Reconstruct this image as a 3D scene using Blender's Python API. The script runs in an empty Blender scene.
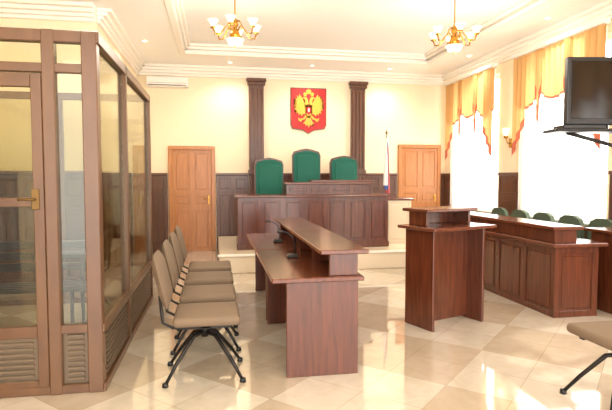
import bpy, bmesh, math
from mathutils import Matrix, Vector
sc=bpy.context.scene
sc.view_settings.view_transform='Standard'
sc.view_settings.look='None'
sc.view_settings.exposure=0.2
R=math.radians
def lin(c):
    return tuple(((v/255)/12.92 if v/255<=0.04045 else (((v/255)+0.055)/1.055)**2.4) for v in c)+(1,)
# ---------------------------------------------------------------- materials
def mat(name,col,rough=0.5,metal=0.0,emit=None,es=0,spec=0.5,coat=0,bump=0,bscale=200):
    m=bpy.data.materials.new(name); m.use_nodes=True
    nt=m.node_tree; p=nt.nodes['Principled BSDF']
    tc=nt.nodes.new('ShaderNodeTexCoord'); n=nt.nodes.new('ShaderNodeTexNoise'); n.inputs['Scale'].default_value=bscale/10
    nt.links.new(tc.outputs['Object'],n.inputs['Vector'])
    mx=nt.nodes.new('ShaderNodeMixRGB'); mx.blend_type='MULTIPLY'
    r=nt.nodes.new('ShaderNodeValToRGB'); r.color_ramp.elements[0].color=(0.95,0.95,0.95,1); r.color_ramp.elements[1].color=(1,1,1,1)
    nt.links.new(n.outputs['Fac'],r.inputs[0]); mx.inputs[0].default_value=1
    mx.inputs[1].default_value=lin(col); nt.links.new(r.outputs[0],mx.inputs[2]); nt.links.new(mx.outputs[0],p.inputs['Base Color'])
    p.inputs['Roughness'].default_value=rough; p.inputs['Metallic'].default_value=metal
    p.inputs['Specular IOR Level'].default_value=spec; p.inputs['Coat Weight'].default_value=coat
    if emit: 
        p.inputs['Emission Color'].default_value=lin(emit); p.inputs['Emission Strength'].default_value=es
    if bump:
        n2=nt.nodes.new('ShaderNodeTexNoise'); n2.inputs['Scale'].default_value=bscale
        nt.links.new(tc.outputs['Object'],n2.inputs['Vector'])
        b=nt.nodes.new('ShaderNodeBump'); b.inputs['Strength'].default_value=bump; b.inputs['Distance'].default_value=0.003
        nt.links.new(n2.outputs['Fac'],b.inputs['Height']); nt.links.new(b.outputs[0],p.inputs['Normal'])
    return m
def wood(name,c1,c2,rough=0.3,scale=(14,14,1.2),coat=0.2):
    m=bpy.data.materials.new(name); m.use_nodes=True
    nt=m.node_tree; p=nt.nodes['Principled BSDF']
    tc=nt.nodes.new('ShaderNodeTexCoord'); mp=nt.nodes.new('ShaderNodeMapping'); mp.inputs['Scale'].default_value=scale
    n=nt.nodes.new('ShaderNodeTexNoise'); n.inputs['Scale'].default_value=2.2; n.inputs['Detail'].default_value=6; n.inputs['Distortion'].default_value=0.6
    r=nt.nodes.new('ShaderNodeValToRGB'); r.color_ramp.elements[0].position=0.3; r.color_ramp.elements[1].position=0.7
    r.color_ramp.elements[0].color=lin(c1); r.color_ramp.elements[1].color=lin(c2)
    nt.links.new(tc.outputs['Object'],mp.inputs[0]); nt.links.new(mp.outputs[0],n.inputs['Vector'])
    nt.links.new(n.outputs['Fac'],r.inputs[0]); nt.links.new(r.outputs[0],p.inputs['Base Color'])
    p.inputs['Roughness'].default_value=rough; p.inputs['Coat Weight'].default_value=coat; p.inputs['Coat Roughness'].default_value=0.2
    return m
def glassmat(name,tint,refl):
    m=bpy.data.materials.new(name); m.use_nodes=True
    nt=m.node_tree; nt.nodes.clear()
    o=nt.nodes.new('ShaderNodeOutputMaterial'); t=nt.nodes.new('ShaderNodeBsdfTransparent'); g=nt.nodes.new('ShaderNodeBsdfGlossy')
    t.inputs[0].default_value=lin(tint); g.inputs['Roughness'].default_value=0.02
    mx=nt.nodes.new('ShaderNodeMixShader'); f=nt.nodes.new('ShaderNodeLayerWeight'); f.inputs[0].default_value=0.25
    ma=nt.nodes.new('ShaderNodeMath'); ma.operation='MULTIPLY_ADD'; ma.inputs[1].default_value=0.5; ma.inputs[2].default_value=refl
    nt.links.new(f.outputs['Fresnel'],ma.inputs[0]); nt.links.new(ma.outputs[0],mx.inputs[0])
    nt.links.new(t.outputs[0],mx.inputs[1]); nt.links.new(g.outputs[0],mx.inputs[2]); nt.links.new(mx.outputs[0],o.inputs[0])
    return m
def clothmat(name,col,transl,transp=0):
    m=bpy.data.materials.new(name); m.use_nodes=True
    nt=m.node_tree; nt.nodes.clear()
    o=nt.nodes.new('ShaderNodeOutputMaterial'); d=nt.nodes.new('ShaderNodeBsdfDiffuse'); t=nt.nodes.new('ShaderNodeBsdfTranslucent'); tr=nt.nodes.new('ShaderNodeBsdfTransparent')
    d.inputs[0].default_value=lin(col); t.inputs[0].default_value=lin(col)
    a=nt.nodes.new('ShaderNodeMixShader'); a.inputs[0].default_value=transl
    b=nt.nodes.new('ShaderNodeMixShader'); b.inputs[0].default_value=transp
    nt.links.new(d.outputs[0],a.inputs[1]); nt.links.new(t.outputs[0],a.inputs[2])
    nt.links.new(a.outputs[0],b.inputs[1]); nt.links.new(tr.outputs[0],b.inputs[2]); nt.links.new(b.outputs[0],o.inputs[0])
    return m
def floormat():
    m=bpy.data.materials.new('floor_tile'); m.use_nodes=True
    nt=m.node_tree; p=nt.nodes['Principled BSDF']; L=nt.links
    tc=nt.nodes.new('ShaderNodeTexCoord'); mp=nt.nodes.new('ShaderNodeMapping'); mp.inputs['Rotation'].default_value=(0,0,R(45))
    mp.inputs['Location'].default_value=(0.3,0.1,0)
    L.new(tc.outputs['Object'],mp.inputs[0])
    ck=nt.nodes.new('ShaderNodeTexChecker'); ck.inputs['Scale'].default_value=1.0/0.9
    ck.inputs['Color1'].default_value=lin((222,211,193)); ck.inputs['Color2'].default_value=lin((203,187,165))
    L.new(mp.outputs[0],ck.inputs['Vector'])
    br=nt.nodes.new('ShaderNodeTexBrick'); br.offset=0; br.inputs['Scale'].default_value=1
    br.inputs['Brick Width'].default_value=0.45; br.inputs['Row Height'].default_value=0.45; br.inputs['Mortar Size'].default_value=0.003
    br.inputs['Color1'].default_value=(1,1,1,1); br.inputs['Color2'].default_value=(0.93,0.92,0.91,1); br.inputs['Mortar'].default_value=(0.72,0.68,0.62,1)
    L.new(mp.outputs[0],br.inputs['Vector'])
    n=nt.nodes.new('ShaderNodeTexNoise'); n.inputs['Scale'].default_value=5; n.inputs['Detail'].default_value=9; n.inputs['Distortion'].default_value=1.2
    L.new(tc.outputs['Object'],n.inputs['Vector'])
    r=nt.nodes.new('ShaderNodeValToRGB'); r.color_ramp.elements[0].position=0.3; r.color_ramp.elements[1].position=0.7
    r.color_ramp.elements[0].color=(0.88,0.86,0.83,1); r.color_ramp.elements[1].color=(1,1,1,1)
    L.new(n.outputs['Fac'],r.inputs[0])
    m1=nt.nodes.new('ShaderNodeMixRGB'); m1.blend_type='MULTIPLY'; m1.inputs[0].default_value=1
    m2=nt.nodes.new('ShaderNodeMixRGB'); m2.blend_type='MULTIPLY'; m2.inputs[0].default_value=1
    L.new(ck.outputs[0],m1.inputs[1]); L.new(br.outputs[0],m1.inputs[2]); L.new(m1.outputs[0],m2.inputs[1]); L.new(r.outputs[0],m2.inputs[2])
    L.new(m2.outputs[0],p.inputs['Base Color'])
    p.inputs['Roughness'].default_value=0.05; p.inputs['Specular IOR Level'].default_value=0.9
    p.inputs['Coat Weight'].default_value=0.8; p.inputs['Coat Roughness'].default_value=0.02; p.inputs['Coat IOR'].default_value=1.6
    return m
WALL=mat('wall_cream',(252,233,201),0.8,bump=0.05)
CEIL=mat('ceiling_white',(253,250,243),0.8)
CORN=mat('cornice_white',(253,246,234),0.7)
FLOOR=floormat()
DARK=wood('wainscot_wood',(78,46,30),(108,66,44),0.35)
MAH=wood('mahogany',(76,36,20),(102,52,30),0.25)
MAHT=wood('mahogany_top',(84,42,26),(114,62,40),0.18,(14,1.2,14))
DOORW=wood('door_oak',(172,106,50),(194,128,68),0.35)
BRONZE=wood('bronze_brown_frame',(92,60,36),(108,74,46),0.35,(3,3,1))
LOUV=mat('grille_grey_brown',(118,100,80),0.4,0.2)
GLASS=glassmat('cage_glass',(242,242,230),0.03)
TAUPE=mat('taupe_fabric',(122,102,82),0.85,bump=0.3)
BLACKM=mat('dark_metal',(40,36,34),0.35,0.6)
BLACK=mat('black_plastic',(18,18,20),0.35)
SCREEN=mat('tv_screen',(12,14,18),0.1)
GREEN=mat('green_velvet',(8,100,82),0.7,bump=0.2)
GREEN2=mat('grey_green_fabric',(78,92,74),0.8,bump=0.2)
RED=mat('emblem_red',(186,26,24),0.5)
GOLD=mat('gold',(222,168,58),0.4,0.2)
BRASS=mat('brass',(190,140,60),0.25,0.9)
BRASSD=mat('dull_brass',(120,92,52),0.45,0.7)
SHADE=mat('lamp_shade_glass',(255,240,210),0.5,emit=(255,236,200),es=1.2)
LAMPD=mat('downlight_glow',(255,250,235),0.5,emit=(255,246,225),es=4)
CURT=clothmat('curtain_gold',(222,182,124),0.3)
CURR=clothmat('curtain_trim_red',(190,108,84),0.25)
SHEER=clothmat('sheer_white',(255,253,246),0.6,0.5)
WHITE=mat('white_paint',(245,243,236),0.4)
MARB=mat('platform_tile_lit_panel',(226,208,180),0.2)
BLUE=mat('flag_blue',(70,96,160),0.7)
FRED=mat('flag_red',(170,80,76),0.7)
# ---------------------------------------------------------------- builder
class B:
    def __init__(s,name): s.name=name; s.bm=bmesh.new(); s.mats=[]
    def mi(s,m):
        if m not in s.mats: s.mats.append(m)
        return s.mats.index(m)
    def add(s,t,m,M=None,smooth=False):
        i=s.mi(m)
        if M is not None: bmesh.ops.transform(t,matrix=M,verts=t.verts)
        bmesh.ops.recalc_face_normals(t,faces=t.faces)
        for f in t.faces: f.material_index=i; f.smooth=smooth
        me=bpy.data.meshes.new('t'); t.to_mesh(me); t.free(); s.bm.from_mesh(me); bpy.data.meshes.remove(me)
    def box(s,x0,x1,y0,y1,z0,z1,m,M=None,bev=0.004,seg=1,smooth=False,rot=None):
        t=bmesh.new(); bmesh.ops.create_cube(t,size=1)
        bmesh.ops.scale(t,vec=(abs(x1-x0),abs(y1-y0),abs(z1-z0)),verts=t.verts)
        b=min(bev,0.45*min(abs(x1-x0),abs(y1-y0),abs(z1-z0)))
        if b>0: bmesh.ops.bevel(t,geom=t.edges[:],offset=b,segments=seg,affect='EDGES',profile=0.5)
        if rot is not None: bmesh.ops.transform(t,matrix=rot,verts=t.verts)
        bmesh.ops.translate(t,vec=((x0+x1)/2,(y0+y1)/2,(z0+z1)/2),verts=t.verts)
        s.add(t,m,M,smooth)
    def tube(s,pts,r,m,M=None,n=8):
        pts=[Vector(p) for p in pts]; t=bmesh.new(); rings=[]
        rs=r if isinstance(r,(list,tuple)) else [r]*len(pts)
        up=Vector((0,0,1)); u=None
        for i,p in enumerate(pts):
            d=(pts[min(i+1,len(pts)-1)]-pts[max(i-1,0)]).normalized()
            if u is None:
                a=up if abs(d.z)<0.9 else Vector((1,0,0)); u=d.cross(a).normalized()
            else: u=(u-d*u.dot(d)).normalized()
            v=d.cross(u)
            rings.append([t.verts.new(p+(u*math.cos(2*math.pi*k/n)+v*math.sin(2*math.pi*k/n))*rs[i]) for k in range(n)])
        for a,b in zip(rings,rings[1:]):
            for k in range(n): t.faces.new((a[k],a[(k+1)%n],b[(k+1)%n],b[k]))
        t.faces.new(rings[0]); t.faces.new(rings[-1][::-1]); s.add(t,m,M,True)
    def lathe(s,prof,c,m,M=None,n=20):
        t=bmesh.new(); rings=[]
        for r,z in prof:
            rings.append([t.verts.new((c[0]+max(r,0.0005)*math.cos(2*math.pi*k/n),c[1]+max(r,0.0005)*math.sin(2*math.pi*k/n),c[2]+z)) for k in range(n)])
        for a,b in zip(rings,rings[1:]):
            for k in range(n): t.faces.new((a[k],a[(k+1)%n],b[(k+1)%n],b[k]))
        s.add(t,m,M,True)
    def prism(s,poly,t0,t1,m,M=None):
        t=bmesh.new()
        a=[t.verts.new((x,t0,z)) for x,z in poly]; b=[t.verts.new((x,t1,z)) for x,z in poly]
        t.faces.new(a); t.faces.new(b[::-1]); n=len(poly)
        for k in range(n): t.faces.new((a[k],a[(k+1)%n],b[(k+1)%n],b[k]))
        bmesh.ops.triangulate(t,faces=[f for f in t.faces if len(f.verts)>4])
        s.add(t,m,M)
    def sheet(s,fn,nu,nv,m,M=None,m2=None,lastrows=0):
        t=bmesh.new(); g=[[t.verts.new(fn(i/nu,j/nv)) for j in range(nv+1)] for i in range(nu+1)]
        i1=s.mi(m); i2=s.mi(m2) if m2 else i1
        for i in range(nu):
            for j in range(nv):
                f=t.faces.new((g[i][j],g[i+1][j],g[i+1][j+1],g[i][j+1])); f.smooth=True
                f.material_index=i2 if j>=nv-lastrows else i1
        me=bpy.data.meshes.new('t'); t.to_mesh(me); t.free(); s.bm.from_mesh(me); bpy.data.meshes.remove(me)
    def done(s,loc=(0,0,0),rz=0):
        me=bpy.data.meshes.new(s.name); s.bm.to_mesh(me); s.bm.free()
        for m in s.mats: me.materials.append(m)
        o=bpy.data.objects.new(s.name,me); sc.collection.objects.link(o)
        o.location=loc; o.rotation_euler=(0,0,rz); return o
def T(x,y,z=0,rz=0): return Matrix.Translation((x,y,z))@Matrix.Rotation(rz,4,'Z')
# panelled face: local x across, z up, front is -y, back plane y=0
def panelled(b,M,w,h,m,cols,rows,th=0.02,rail=0.07,z0=0.0,pm=None):
    pm=pm or m
    b.box(0,w,-th,0,z0,z0+h,m,M,bev=0)
    tot=sum(rows); zz=z0
    cw=w/cols
    for c in range(cols+1):
        x=c*cw; x0=max(0,x-rail/2) if c else 0; x1=min(w,x+rail/2) if c<cols else w
        if c==0: x1=rail/2+0.01
        if c==cols: x0=w-rail/2-0.01
        b.box(x0,x1,-th-0.014,-th+0.001,z0,z0+h,m,M,bev=0.003)
    for i,rr in enumerate(rows):
        ph=h*rr/tot
        b.box(0,w,-th-0.0135,-th+0.001,zz,zz+rail*0.6,m,M,bev=0.003)
        b.box(0,w,-th-0.0135,-th+0.001,zz+ph-rail*0.6,zz+ph,m,M,bev=0.003)
        for c in range(cols):
            g=rail/2+0.03
            if cw-2*g>0.03 and ph-1.2*rail-0.06>0.03:
                b.box(c*cw+g,(c+1)*cw-g,-th-0.012,-th+0.001,zz+rail*0.6+0.03,zz+ph-rail*0.6-0.03,pm,M,bev=0.011)
        zz+=ph
# ---------------------------------------------------------------- room shell
H=3.7; XR=5.0; YB=10.45; XL=-3.0; YP=7.05; XP=-1.5; Y0=-3.0
b=B('floor'); b.box(XL-0.15,XR+0.2,Y0,YB+0.15,-0.1,0,FLOOR,bev=0); b.done()
tx0,tx1,ty0,ty1=-0.55,4.1,0.8,9.35
b=B('ceiling')
b.box(XL-0.15,tx0,Y0,YB+0.15,H,H+0.3,CEIL,bev=0); b.box(tx1,XR+0.2,Y0,YB+0.15,H,H+0.3,CEIL,bev=0)
b.box(tx0,tx1,Y0,ty0,H,H+0.3,CEIL,bev=0); b.box(tx0,tx1,ty1,YB+0.15,H,H+0.3,CEIL,bev=0)
b.box(tx0,tx1,ty0,ty1,H+0.15,H+0.3,CEIL,bev=0)
for k,(w,z) in enumerate(((0.05,H-0.02),(0.09,H+0.06),(0.14,H+0.11))):
    za,zb=z,z+0.05
    b.box(tx0-(0.06 if k==0 else 0),tx0+w,ty0,ty1,za,zb,CORN,bev=0.012,seg=2); b.box(tx1-w,tx1+(0.06 if k==0 else 0),ty0,ty1,za,zb,CORN,bev=0.012,seg=2)
    b.box(tx0,tx1,ty0-(0.06 if k==0 else 0),ty0+w,za,zb,CORN,bev=0.012,seg=2); b.box(tx0,tx1,ty1-w,ty1+(0.06 if k==0 else 0),za,zb,CORN,bev=0.012,seg=2)
DL=((0.3,9.9),(1.9,9.9),(3.5,9.9),(-1.1,8.6),(-1.1,6.2),(4.55,8.6),(4.55,6.4),(-1.1,4.2),(-2.2,5.2))
for (x,y) in DL:
    b.lathe([(0.055,0.0),(0.055,-0.012),(0.04,-0.012)],(x,y,H),CORN); b.lathe([(0.04,-0.008),(0.0,-0.008)],(x,y,H),LAMPD)
b.done()
b=B('wall_back'); b.box(XP-0.15,XR+0.2,YB,YB+0.15,0,H,WALL,bev=0); b.done()
b=B('wall_left'); b.box(XL-0.15,XL,Y0,YP,0,H,WALL,bev=0); b.done()
b=B('wall_partition'); b.box(XL-0.15,XP,YP,YP+0.15,0,H,WALL,bev=0); b.box(XP-0.15,XP,YP+0.15,YB,0,H,WALL,bev=0); b.done()
wins=[(8.32,10.0),(5.75,7.55),(3.1,4.9),(0.6,2.4),(-1.9,-0.1)]  # last three are out of view, added to let in more light
zs,zt=0.88,3.35
b=B('wall_right'); prev=Y0
for (a,c) in sorted(wins):
    b.box(XR,XR+0.2,prev,a,0,H,WALL,bev=0); b.box(XR,XR+0.2,a,c,0,zs,WALL,bev=0); b.box(XR,XR+0.2,a,c,zt,H,WALL,bev=0); prev=c
b.box(XR,XR+0.2,prev,YB,0,H,WALL,bev=0); b.done()
for i,(a,c) in enumerate(wins):
    b=B('window_%d'%(i+1)); x0,x1=XR+0.08,XR+0.14
    b.box(x0,x1,a,a+0.07,zs,zt,WHITE); b.box(x0,x1,c-0.07,c,zs,zt,WHITE); b.box(x0,x1,a,c,zs,zs+0.07,WHITE); b.box(x0,x1,a,c,zt-0.07,zt,WHITE)
    b.box(x0,x1,(a+c)/2-0.05,(a+c)/2+0.05,zs,zt,WHITE); b.box(x0,x1,a,c,2.6,2.67,WHITE)
    b.box(XR-0.06,XR+0.08,a-0.03,c+0.03,zs-0.04,zs,WHITE,bev=0.01)
    b.done()
# curtains
def curtain(i,a,c):
    a-=0.08; c+=0.06; W=c-a
    b=B('curtain')
    b.box(XR-0.22,XR-0.11,a-0.04,c+0.04,3.42,3.49,WHITE,bev=0.015)
    def val(u,v):
        y=a+u*W
        sc3=abs(math.sin(u*math.pi*3))**0.7
        bot=2.74-0.2*sc3+0.1*(1-abs(2*u-1))
        z=3.43+(bot-3.43)*v
        return (XR-0.15+0.017*math.sin(u*W*2*math.pi/0.12)*(0.6+0.4*v),y,z)
    b.sheet(val,150,20,CURT,m2=CURR,lastrows=1)
    for (s0,s1,zb) in ((0.0,0.17,1.8),(0.83,1.0,1.8),(0.30,0.37,2.3),(0.63,0.70,2.3)):
        def tail(u,v,s0=s0,s1=s1,zb=zb):
            y=a+(s0+(s1-s0)*u)*W
            edge=u if s0>0.5 else 1-u
            if 0.2<s0<0.7: edge=1-abs(2*u-1)
            bot=zb+(1-edge)*0.55
            z=3.42+(bot-3.42)*v
            return (XR-0.185+0.016*math.sin(u*math.pi*2*3),y,z)
        b.sheet(tail,28,16,CURT,m2=CURR,lastrows=2 if zb<2 else 4)
    b.done()
    s=B('sheer_curtain')
    s.sheet(lambda u,v:(XR-0.085+0.016*math.sin(u*W*2*math.pi/0.13+math.sin(v*2)),a+0.04+u*(W-0.08),3.42+(zs+0.02-3.42)*v),160,4,SHEER)
    s.done()
for i,(a,c) in enumerate(wins): curtain(i,a,c)
# cornices
def cornice(name,M,L):
    b=B(name)
    for d,z0,z1 in ((0.05,H-0.2,H-0.15),(0.08,H-0.15,H-0.1),(0.13,H-0.1,H-0.05),(0.19,H-0.05,H)):
        b.box(0,L,-d,0,z0,z1,CORN,M,bev=0.012,seg=2)
    b.done()
cornice('trim_1',T(XP,YB),XR-XP); cornice('trim_2',T(XR,YB,0,R(-90)),YB-Y0); cornice('trim_3',T(XP,YP,0,R(90)),YB-YP)
cornice('trim_4',T(XL,YP),XP-XL); cornice('trim_5',T(XL,Y0,0,R(90)),YP-Y0)
# wainscot
def wains(name,M,L,h=1.58):
    b=B(name); cols=max(1,round(L/0.42))
    b.box(0,L,-0.045,0,0,0.12,DARK,M)
    panelled(b,M,L,h-0.12-0.05,DARK,cols,[3,1] if h>1.2 else [1],th=0.02,rail=0.09,z0=0.12)
    b.box(0,L,-0.06,0,h-0.05,h,DARK,M,bev=0.01)
    b.done()
wains('trim_6',T(XP,YB),0.56); wains('trim_7',T(0.02,YB),0.66); wains('trim_17',T(1.0,YB),1.83); wains('trim_18',T(3.15,YB),0.73)
wains('trim_9',T(4.9,YB),0.1)
wains('trim_10',T(XP,YP,0,R(90)),YB-YP-0.07); wains('trim_11',T(XL+0.07,YP),XP-XL-0.07)
wains('trim_12',T(XL,-1,0,R(90)),YP+1-0.07)
wy=YB-0.07
n=13
for (a,c) in wins[:4]:
    if wy-c-0.08>0.1: wains('trim_%d'%n,T(XR,wy,0,R(-90)),wy-c-0.08); n+=1
    if n==17: n=19
    wains('trim_%d'%n,T(XR,c+0.08,0,R(-90)),c-a+0.16,0.82); n+=1
    if n==17: n=19
    wy=a-0.08
# pilasters
for x0,x1 in ((0.69,0.99),(2.84,3.14)):
    b=B('pilaster'); y=YB
    b.box(x0,x1,y-0.08,y,0,3.5,DARK)
    b.box(x0-0.03,x1+0.03,y-0.11,y,0,0.5,DARK,bev=0.01); b.box(x0-0.02,x1+0.02,y-0.11,y,1.55,1.65,DARK,bev=0.01)
    b.box(x0-0.03,x1+0.03,y-0.12,y,3.36,3.43,DARK,bev=0.012); b.box(x0-0.05,x1+0.05,y-0.14,y,3.43,3.5,DARK,bev=0.012)
    for k in range(4):
        xx=x0+0.035+k*(x1-x0-0.07)/3
        b.box(xx-0.02,xx+0.02,y-0.1,y-0.078,1.7,3.3,DARK,bev=0.01)
        b.box(xx-0.02,xx+0.02,y-0.1,y-0.078,0.55,1.5,DARK,bev=0.01)
    b.done()
# doors
def door(name,x0,x1,h=2.12):
    b=B(name); M=T(x0,YB); w=x1-x0; f=0.08
    b.box(0,f,-0.06,0,0,h,DOORW,M,bev=0.01); b.box(w-f,w,-0.06,0,0,h,DOORW,M,bev=0.01); b.box(0,w,-0.065,0,h-f,h,DOORW,M,bev=0.01)
    panelled(b,T(x0+f,YB),w-2*f,h-f,DOORW,2,[1.5,0.5,1.5],th=0.025,rail=0.1)
    hx=w-f-0.05 
    b.box(hx-0.015,hx+0.015,-0.05,-0.035,0.95,1.13,BRASS,M); b.tube([(hx,-0.045,1.06),(hx,-0.09,1.06),(hx-0.11,-0.09,1.06)],0.008,BRASS,M)
    b.done()
door('door_1',-0.92,-0.0); door('door_2',3.9,4.88,2.2)
# air conditioner
b=B('air_conditioner'); b.box(-1.3,-0.5,YB-0.2,YB,3.26,3.46,WHITE,bev=0.03,seg=3)
b.box(-1.26,-0.54,YB-0.205,YB-0.18,3.28,3.3,LOUV); b.box(-1.26,-0.54,YB-0.206,YB-0.18,3.33,3.334,LOUV,bev=0); b.done()
# emblem
b=B('coat_of_arms'); M=T(1.93,YB,2.88)
sh=[(-0.38,0.47),(0.38,0.47),(0.38,-0.3),(0.34,-0.38),(0.12,-0.41),(0,-0.48),(-0.12,-0.41),(-0.34,-0.38),(-0.38,-0.3)]
b.prism(sh,-0.02,0,DARK,M); b.prism([(x*0.96,z*0.96) for x,z in sh],-0.03,-0.019,RED,M)
def eg(poly,m=GOLD,t=-0.045,mir=True):
    s=0.68
    b.prism([(x*s,z*s*1.05) for x,z in poly],t,-0.029,m,M)
    if mir: b.prism([(-x*s,z*s*1.05) for x,z in poly][::-1],t,-0.029,m,M)
eg([(0.04,0.08),(0.12,0.2),(0.2,0.36),(0.29,0.47),(0.3,0.38),(0.36,0.43),(0.35,0.33),(0.42,0.36),(0.39,0.26),(0.46,0.26),(0.41,0.17),(0.47,0.14),(0.4,0.08),(0.45,0.02),(0.37,0),(0.39,-0.08),(0.32,-0.06),(0.31,-0.14),(0.25,-0.09),(0.22,-0.17),(0.17,-0.1),(0.08,-0.1)])
eg([(0.0,0.1),(0.03,0.32),(0.08,0.4),(0.15,0.4),(0.22,0.33),(0.15,0.34),(0.11,0.28),(0.12,0.1)])
eg([(0,0.22),(0.1,0.12),(0.11,-0.08),(0.05,-0.2),(0,-0.22)])
eg([(0.0,-0.15),(0.04,-0.15),(0.1,-0.3),(0.18,-0.38),(0.1,-0.38),(0.1,-0.45),(0.04,-0.4),(0,-0.5)])
eg([(0.07,-0.1),(0.17,-0.22),(0.28,-0.24),(0.33,-0.2),(0.31,-0.29),(0.24,-0.33),(0.2,-0.27),(0.12,-0.25),(0.04,-0.16)])
eg([(0.07,0.42),(0.15,0.42),(0.17,0.5),(0.11,0.53),(0.05,0.5)])
eg([(-0.06,0.48),(0.06,0.48),(0.08,0.58),(0,0.62),(-0.08,0.58)],mir=False)
eg([(-0.07,0.1),(0.07,0.1),(0.07,-0.06),(0,-0.12),(-0.07,-0.06)],RED,-0.055,False)
eg([(-0.025,0.06),(0.015,0.07),(0.02,-0.02),(0,-0.05),(-0.025,-0.02)],WHITE,-0.06,False)
b.done()
# platform
b=B('judges_platform'); PZ=0.3
b.box(0.05,3.75,7.85,YB-0.13,0,PZ,MARB,bev=0.01); b.box(0.03,3.77,7.83,7.86,PZ-0.035,PZ-0.001,CORN)
b.done()
# judges bench
b=B('judges_bench'); y0=8.3; PB=PZ
b.box(0.34,2.95,y0-0.02,y0+0.03,PB,PB+0.1,MAH,bev=0.008)
panelled(b,T(0.36,y0+0.03),2.57,0.78,MAH,7,[1],th=0.03,rail=0.09,z0=PB+0.08)
b.box(0.36,0.4,y0+0.03,y0+0.75,PB,1.16,MAH); b.box(2.9,2.93,y0+0.03,y0+0.75,PB,1.16,MAH)
b.box(1.2,1.23,y0+0.2,y0+0.75,PB,1.16,MAH); b.box(2.05,2.08,y0+0.2,y0+0.75,PB,1.16,MAH)
b.box(0.3,2.98,y0-0.06,y0+0.8,1.16,1.2,MAHT,bev=0.012,seg=2)
panelled(b,T(1.18,y0+0.16),1.5,0.17,MAH,4,[1],th=0.02,rail=0.05,z0=1.2)
b.box(1.18,1.2,y0+0.16,y0+0.42,1.2,1.37,MAH); b.box(2.66,2.68,y0+0.16,y0+0.42,1.2,1.37,MAH)
b.box(1.14,2.72,y0+0.1,y0+0.46,1.37,1.41,MAHT,bev=0.012,seg=2)
b.box(1.6,2.72,y0+0.14,y0+0.4,1.41,1.45,MAHT,bev=0.01)
b.done()
b=B('clerk_desk'); 
panelled(b,T(3.0,8.7),0.5,0.78,MARB,1,[1],th=0.03,rail=0.08,z0=PB)  # pale cream front has the light on the panel put into its colour
b.box(3.0,3.03,8.7,9.2,PB,1.08,MAH); b.box(3.47,3.5,8.7,9.2,PB,1.08,MAH); b.box(2.99,3.54,8.62,9.25,1.08,1.12,MAHT,bev=0.01)
b.done()
# judge chairs
def judge_chair(x,y,h):
    b=B('judge_armchair'); m=h-PZ
    w=0.27
    prof=[(-w,0.5),(-w-0.01,m-0.14),(-w+0.02,m-0.06),(-0.12,m-0.02),(0,m),(0.12,m-0.02),(w-0.02,m-0.06),(w+0.01,m-0.14),(w,0.5)]
    b.prism(prof,0.26,0.32,DARK)
    b.prism([(px*0.92,0.52+(pz-0.5)*0.95) for px,pz in prof],0.2,0.262,GREEN)
    b.box(-0.2,0.2,0.18,0.22,0.58,m-0.14,GREEN,bev=0.02,seg=3,smooth=True)
    b.box(-0.27,0.27,-0.24,0.26,0.38,0.44,DARK,bev=0.015); b.box(-0.25,0.25,-0.24,0.22,0.44,0.53,GREEN,bev=0.035,seg=3,smooth=True)
    for sx in (-1,1):
        b.tube([(sx*0.28,0.27,0.72),(sx*0.3,0.05,0.72),(sx*0.3,-0.18,0.7),(sx*0.29,-0.22,0.62),(sx*0.27,-0.2,0.42)],0.022,DARK)
        b.tube([(sx*0.24,-0.2,0.4),(sx*0.25,-0.22,0)],[0.03,0.018],DARK); b.tube([(sx*0.24,0.27,0.5),(sx*0.25,0.3,0)],[0.03,0.018],DARK)
    b.done((x,y,PZ+0.002))
judge_chair(1.02,9.42,1.87); judge_chair(1.75,9.42,2.05); judge_chair(2.5,9.42,1.92)
# flag
b=B('flag'); fx,fy=3.4,9.75
b.lathe([(0.13,0),(0.13,0.03),(0.05,0.06),(0.02,0.1)],(fx,fy,PZ+0.004),BRASSD); b.tube([(fx,fy,PZ+0.05),(fx,fy,2.36)],0.011,BRASSD)
b.lathe([(0.0,0),(0.025,0.03),(0.0,0.1)],(fx,fy,2.35),BRASSD)
for k,m in enumerate((WHITE,BLUE,FRED)):
    def fl(u,v,k=k):
        a=u*math.pi*2; r=(0.026+0.018*v)*(1+0.25*math.sin(5*a+k)); 
        return (fx+0.005+r*math.cos(a)+0.02*(k-1)*v, fy-0.02+r*math.sin(a)*0.8, 2.28-(0.08*k)-(0.95)*v)
    b.sheet(fl,30,8,m)
b.done()
# ---------------------------------------------------------------- defendant cage
b=B('defendant_glass_cage'); cx=-0.8; c0=3.65; c1=6.4; ch=2.48; lx=-2.75
def post(x,y,w=0.07,z1=ch,wy_=None): b.box(x-w/2,x+w/2,y-(wy_ or w)/2,y+(wy_ or w)/2,0,z1,BRONZE,bev=0.006)
post(cx-0.03,c0+0.04,0.1)
for y in (4.72,6.36): post(cx,y,0.07)
post(-1.09,c0+0.03,0.08); post(-1.98,c0+0.03,0.08); post(lx,c0+0.03,0.08); post(lx,6.36,0.08); post(-1.78,6.36,0.06)
for (x0,x1,y0_,y1_) in ((cx-0.035,cx+0.035,c0,c1),(lx-0.035,lx+0.035,c0,c1),(lx,cx,c0,c0+0.07),(lx,cx,6.325,6.395)):
    for z0,z1 in ((ch-0.08,ch),(0,0.06),(0.42,0.48)):
        if z0==0.42 and y1_==c0+0.07:
            for xa,xb in ((lx,-1.98),(-1.09,cx)): b.box(xa,xb,y0_+0.005,y1_-0.005,z0,z1,BRONZE)
        else: b.box(x0,x1,y0_,y1_,z0,z1,BRONZE,bev=0.005)
b.box(lx,cx,c0+0.005,c0+0.06,2.2,2.26,BRONZE)
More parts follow.
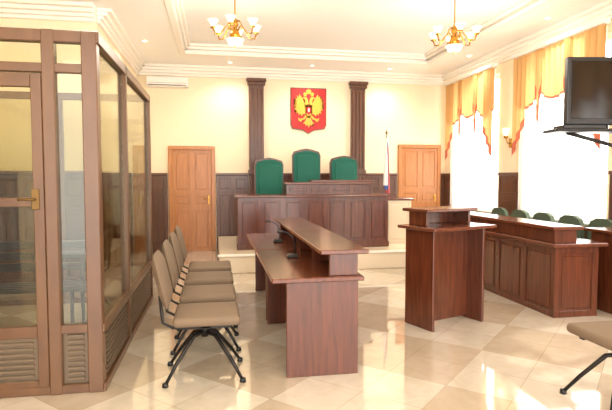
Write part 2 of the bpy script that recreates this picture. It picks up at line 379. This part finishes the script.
# louvre grilles
def louv_y(x,ya,yb):
    b.box(x-0.012,x,ya,yb,0.06,0.42,LOUV,bev=0)
    for k in range(9):
        z=0.085+k*0.038
        b.box(x-0.005,x+0.022,ya+0.03,yb-0.03,z,z+0.018,LOUV,bev=0.004)
def louv_x(y,xa,xb,zt_=0.42):
    b.box(xa,xb,y,y+0.012,0.06,zt_,LOUV,bev=0)
    k=0
    while 0.085+k*0.038<zt_-0.03:
        z=0.085+k*0.038; b.box(xa+0.03,xb-0.03,y-0.022,y+0.004,z,z+0.018,LOUV,bev=0.004); k+=1
louv_y(cx,c0+0.1,4.68); louv_y(cx,4.76,6.32); louv_x(c0+0.04,-1.05,-0.88); louv_x(c0+0.04,-2.7,-2.02)
# glass
def glass(x0,x1,y0_,y1_,z0,z1): b.box(x0,x1,y0_,y1_,z0,z1,GLASS,bev=0)
glass(cx-0.003,cx+0.003,c0+0.09,4.68,0.48,2.4); glass(cx-0.003,cx+0.003,4.76,6.32,0.48,2.4)
glass(-1.05,-0.88,c0+0.03,c0+0.036,0.48,2.4); glass(-2.7,-2.02,c0+0.03,c0+0.036,0.48,2.4); glass(-2.7,-0.84,6.36,6.366,0.48,2.4)
glass(-1.94,-1.13,c0+0.03,c0+0.036,2.26,2.4)
# door leaf
dx0,dx1=-1.935,-1.135; dy=c0+0.005
b.box(dx0,dx0+0.08,dy,dy+0.05,0.03,2.19,BRONZE); b.box(dx1-0.07,dx1,dy,dy+0.05,0.03,2.19,BRONZE)
for z0,z1 in ((0.03,0.1),(0.4,0.48),(1.3,1.36),(2.1,2.19)): b.box(dx0+0.08,dx1-0.07,dy+0.003,dy+0.047,z0,z1,BRONZE)
louv_x(dy+0.03,dx0+0.08,dx1-0.07,0.4)
b.box(dx0+0.08,dx1-0.07,dy+0.02,dy+0.026,0.48,2.1,GLASS,bev=0)
b.box(dx1-0.08,dx1-0.03,dy-0.012,dy,1.28,1.42,BRASSD,bev=0.004); b.tube([(dx1-0.055,dy-0.01,1.35),(dx1-0.055,dy-0.05,1.35),(dx1-0.15,dy-0.05,1.35)],0.008,BRASSD)
for z in (0.3,1.1,1.95): b.tube([(dx0-0.01,dy-0.01,z),(dx0-0.01,dy-0.01,z+0.12)],0.012,BRASSD)
b.done()
# bench inside cage
b=B('defendant_bench')
for k in range(5): b.box(-2.5,-1.2,5.0+k*0.085,5.07+k*0.085,0.42,0.45,BLACK,bev=0.008)
for k in range(3): b.box(-2.5,-1.2,5.46+k*0.01,5.49+k*0.01,0.55+k*0.11,0.63+k*0.11,BLACK,bev=0.008)
for x in (-2.35,-1.35): b.tube([(x,5.05,0),(x,5.05,0.41),(x,5.42,0.41),(x,5.52,0.85)],0.018,BLACKM); b.tube([(x,5.42,0.41),(x,5.46,0)],0.018,BLACKM)
b.done()
# ---------------------------------------------------------------- visitor chairs
def visitor_chair(x,y,rz,fab=TAUPE):
    b=B('visitor_chair')
    b.box(-0.22,0.26,-0.24,0.24,0.425,0.495,fab,bev=0.034,seg=4,smooth=True)
    def back(side):
        def f(u,v):
            yy=(u-0.5)*0.46; z=0.54+0.4*v
            cr=0.1; e=max(0,abs(yy)-(0.23-cr))
            zz=(v-0.5)*0.4; top=0.2-(cr-math.sqrt(max(cr*cr-e*e,0)))
            zz=max(-top,min(top,zz*top/0.2)); z=0.74+zz
            puff=0.035*(1-(2*u-1)**6)*(1-(2*v-1)**6)
            return (-0.27-0.22*(z-0.56)+0.25*yy*yy+side*puff,yy,z)
        return f
    b.sheet(back(1),16,12,fab); b.sheet(back(-1),16,12,fab)
    for s in (-1,1):
        b.tube([(-0.05,s*0.16,0.41),(-0.22,s*0.16,0.41),(-0.29,s*0.16,0.45),(-0.31,s*0.16,0.65)],0.012,BLACKM)
    b.box(-0.18,0.2,-0.17,-0.13,0.395,0.428,BLACKM); b.box(-0.18,0.2,0.13,0.17,0.395,0.428,BLACKM)
    b.box(-0.03,0.05,-0.17,0.17,0.39,0.42,BLACKM)
    b.tube([(0,0,0.41),(0,0,0.29)],0.028,BLACKM,n=12)
    for sx in (-1,1):
        for sy in (-1,1):
            b.tube([(0,0,0.33),(sx*0.08,sy*0.06,0.31),(sx*0.2,sy*0.15,0.14),(sx*0.27,sy*0.21,0.02)],[0.018,0.016,0.014,0.012],BLACKM)
            b.lathe([(0.0,0.03),(0.02,0.028),(0.024,0.0),(0,0)],(sx*0.275,sy*0.213,0.0),BLACK,n=12)
    b.done((x,y,0),rz)
for k in range(4): visitor_chair(-0.09,3.86+0.68*k,0)
visitor_chair(2.64,2.84,R(180))
# ---------------------------------------------------------------- counsel desks
def counsel_desk(y0,y1):
    b=B('counsel_desk')
    b.box(0.51,1.06,y0+0.03,y0+0.06,0,0.72,MAH); b.box(0.51,1.06,y1-0.06,y1-0.03,0,0.72,MAH)
    b.box(0.97,1.0,y0+0.06,y1-0.06,0.06,0.72,MAH)
    b.box(0.40,1.1,y0,y1,0.72,0.755,MAHT,bev=0.006)
    b.box(0.84,1.06,y0+0.05,y0+0.08,0.755,0.925,MAH); b.box(0.84,1.06,y1-0.08,y1-0.05,0.755,0.925,MAH)
    b.box(1.03,1.06,y0+0.08,y1-0.08,0.755,0.925,MAH)
    ym=(y0+y1)/2; b.box(0.84,1.03,ym-0.012,ym+0.012,0.755,0.925,MAH)
    b.box(0.76,1.13,y0-0.01,y1+0.01,0.925,0.96,MAHT,bev=0.006)
    b.done()
counsel_desk(3.62,5.12); counsel_desk(5.15,6.65)
def mic(x,y,z):
    b=B('gooseneck_microphone'); b.box(-0.05,0.05,-0.06,0.06,0,0.03,BLACK,bev=0.01)
    b.tube([(0.02,0,0.03),(0.02,0,0.12),(0,0,0.19),(-0.05,0,0.23),(-0.09,0,0.24)],0.005,BLACK); b.tube([(-0.09,0,0.24),(-0.14,0,0.238)],0.012,BLACK)
    b.done((x,y,z))
mic(0.7,4.6,0.756); mic(0.7,5.7,0.756)
# ---------------------------------------------------------------- lectern
b=B('lectern')
b.box(0,0.03,0,0.4,0,0.98,MAH); b.box(0.69,0.72,0,0.4,0,0.98,MAH); b.box(0.03,0.69,0.2,0.225,0.03,0.98,MAH)
b.box(-0.06,0.8,-0.08,0.46,0.98,1.012,MAHT,bev=0.006)
b.box(0.06,0.09,0.16,0.42,1.012,1.15,MAH); b.box(0.65,0.68,0.16,0.42,1.012,1.15,MAH); b.box(0.09,0.65,0.38,0.41,1.012,1.15,MAH)
b.box(0.02,0.72,0.1,0.48,1.15,1.182,MAHT,bev=0.006)
b.done((2.05,4.5,0),R(20))
# ---------------------------------------------------------------- jury desk
b=B('jury_desk'); ya,yb=4.74,7.5; xa,xb=3.53,4.05
panelled(b,T(xa+0.03,yb,0,R(-90)),yb-ya,0.76,MAH,5,[1],th=0.02,rail=0.1,z0=0.0)
panelled(b,T(xa,ya+0.03),xb-xa,0.76,MAH,1,[1],th=0.02,rail=0.12,z0=0.0)
b.box(xa,xb,yb-0.03,yb,0,0.76,MAH)
for k in range(1,5): b.box(xa+0.03,xb-0.05,ya+k*0.552-0.01,ya+k*0.552+0.01,0,0.76,MAH)
b.box(xa-0.07,xb+0.06,ya-0.07,yb+0.05,0.76,0.8,MAHT,bev=0.008)
b.box(xa-0.01,xa+0.015,ya,yb,0.8,0.94,MAH)
for k in range(6): b.box(xa+0.015,xa+0.25,ya+k*(yb-ya-0.025)/5,ya+0.025+k*(yb-ya-0.025)/5,0.8,0.94,MAH)
b.box(xa-0.06,xa+0.3,ya-0.05,yb+0.04,0.94,0.98,MAHT,bev=0.008)
b.done()
b=B('side_desk')
b.box(4.25,4.28,4.72,5.1,0,0.88,MAH); b.box(4.79,4.82,4.72,5.1,0,0.88,MAH); panelled(b,T(4.28,4.76),0.51,0.86,MAH,1,[1],z0=0.0)
b.box(4.2,4.86,4.66,5.16,0.88,0.915,MAHT,bev=0.006); b.done()
def juror_chair(x,y):
    b=B('juror_chair')
    b.box(-0.24,0.22,-0.23,0.23,0.42,0.5,GREEN2,bev=0.035,seg=3,smooth=True)
    prof=[(-0.22,0.55),(-0.23,0.85),(-0.18,0.94),(-0.08,0.98),(0.08,0.98),(0.18,0.94),(0.23,0.85),(0.22,0.55)]
    b.prism(prof,-0.03,0.03,GREEN2,T(0.25,0,0,R(90)))
    for s in (-1,1):
        b.tube([(-0.2,s*0.2,0),(-0.2,s*0.2,0.42)],0.015,BLACKM); b.tube([(0.24,s*0.2,0),(0.22,s*0.2,0.42),(0.27,s*0.2,0.6)],0.015,BLACKM)
        b.tube([(0.25,s*0.25,0.66),(-0.15,s*0.25,0.66),(-0.2,s*0.24,0.42)],0.014,BLACKM)
    b.done((x,y,0))
for k in range(5): juror_chair(4.5,5.5+k*0.58)
# ---------------------------------------------------------------- tv
b=B('wall_mounted_television'); M=T(3.95,4.4,2.34,R(-8))
b.box(-0.56,0.56,-0.04,0.03,-0.33,0.33,BLACK,M,bev=0.012,seg=2); b.box(-0.52,0.52,-0.045,-0.03,-0.27,0.29,SCREEN,M,bev=0.002)
b.box(-0.3,0.3,0.03,0.08,-0.2,0.2,BLACK,M,bev=0.02)
b.box(-0.12,0.12,0.08,0.1,-0.12,0.12,BLACKM,M)
b.tube([(3.95,4.5,2.36),(4.3,4.85,2.3),(4.98,5.05,2.3)],0.025,BLACKM); b.box(4.97,5.0,4.95,5.15,2.15,2.45,BLACKM)
b.box(-0.7,0.4,-0.12,0.16,-0.40,-0.37,BLACK,M,bev=0.01); b.box(-0.62,-0.2,-0.1,0.1,-0.37,-0.335,BLACK,M); b.tube([(-0.1,0.06,-0.38),(-0.1,0.06,-0.1)],0.02,BLACKM,M)
b.tube([(-0.5,0.05,-0.4),(0.0,0.1,-0.52),(0.35,0.2,-0.5)],0.02,BLACKM,M)
b.done()
# ---------------------------------------------------------------- chandeliers
def chandelier(x,y,z):
    b=B('chandelier'); top=H+0.15-z
    b.lathe([(0.0,top),(0.075,top),(0.07,top-0.03),(0.02,top-0.06)],(0,0,0),BRASS)
    b.tube([(0,0,top-0.05),(0,0,0.1)],0.009,BRASS)
    b.lathe([(0.0,0.16),(0.03,0.14),(0.045,0.08),(0.02,0.04),(0.05,0.0),(0.07,-0.05),(0.045,-0.1),(0.02,-0.13),(0.03,-0.16),(0.0,-0.2)],(0,0,0),BRASS)
    for k in range(6):
        a=k*math.pi/3+0.3; c,s=math.cos(a),math.sin(a)
        pr=[(0.03,0.0),(0.1,0.06),(0.15,0.0),(0.2,-0.07),(0.26,-0.06),(0.28,0.0)]
        b.tube([(c*r,s*r,h) for r,h in pr],0.009,BRASS)
        b.lathe([(0.0,0.0),(0.035,0.005),(0.03,0.02)],(c*0.28,s*0.28,0),BRASS,n=12)
        b.lathe([(0.022,0.015),(0.03,0.04),(0.045,0.07),(0.065,0.1),(0.062,0.1),(0.04,0.07)],(c*0.28,s*0.28,0),SHADE,n=14)
        b.tube([(c*0.1,s*0.1,0.06),(c*0.07,s*0.07,0.12),(c*0.02,s*0.02,0.13)],0.006,BRASS)
    b.lathe([(0.0,-0.18),(0.08,-0.16),(0.11,-0.1),(0.105,-0.1),(0.07,-0.15)],(0,0,0),SHADE)
    b.done((x,y,z))
    l=bpy.data.lights.new('chandelier_glow','POINT'); l.energy=45; l.color=(1,0.91,0.78); l.shadow_soft_size=0.3
    o=bpy.data.objects.new('chandelier_glow',l); o.location=(x,y,z-0.2); sc.collection.objects.link(o)
chandelier(0.26,6.4,3.3); chandelier(3.07,6.2,3.3); chandelier(0.26,1.8,3.3); chandelier(3.07,1.8,3.3)
for i,(x,y) in enumerate(DL):
    l=bpy.data.lights.new('downlight','SPOT'); l.energy=55; l.spot_size=R(140); l.spot_blend=0.8; l.shadow_soft_size=0.05; l.color=(1,0.93,0.83)
    o=bpy.data.objects.new('downlight',l); o.location=(x,y,H-0.03); sc.collection.objects.link(o)
# sconce
b=B('wall_sconce'); b.lathe([(0,0.0),(0.04,0.02),(0.03,0.06)],(4.9,7.93,2.15),BRASS); b.tube([(4.99,7.93,2.08),(4.93,7.93,2.08),(4.9,7.93,2.16)],0.01,BRASS); b.box(4.98,5.0,7.89,7.97,2.0,2.16,BRASS)
b.lathe([(0.03,0.05),(0.05,0.1),(0.06,0.18)],(4.9,7.93,2.15),SHADE); b.done()
# ---------------------------------------------------------------- light
w=bpy.data.worlds.new('World'); sc.world=w; w.use_nodes=True
bg=w.node_tree.nodes['Background']; bg.inputs[0].default_value=(1.0,0.98,0.95,1); bg.inputs[1].default_value=5.5
s=bpy.data.lights.new('sun','SUN'); s.energy=5; s.angle=R(2); s.color=(1,0.95,0.85)
so=bpy.data.objects.new('sun',s); sc.collection.objects.link(so)
so.rotation_euler=Vector((-0.75,-0.15,-0.8)).to_track_quat('-Z','Y').to_euler()
# ---------------------------------------------------------------- camera
cam=bpy.data.cameras.new('camera'); cam.sensor_width=36; cam.lens=504/612*36; co=bpy.data.objects.new('camera',cam)
co.location=(0,0,1.5); co.rotation_euler=(R(90-3.18),0,R(-10.2)); sc.collection.objects.link(co); sc.camera=co
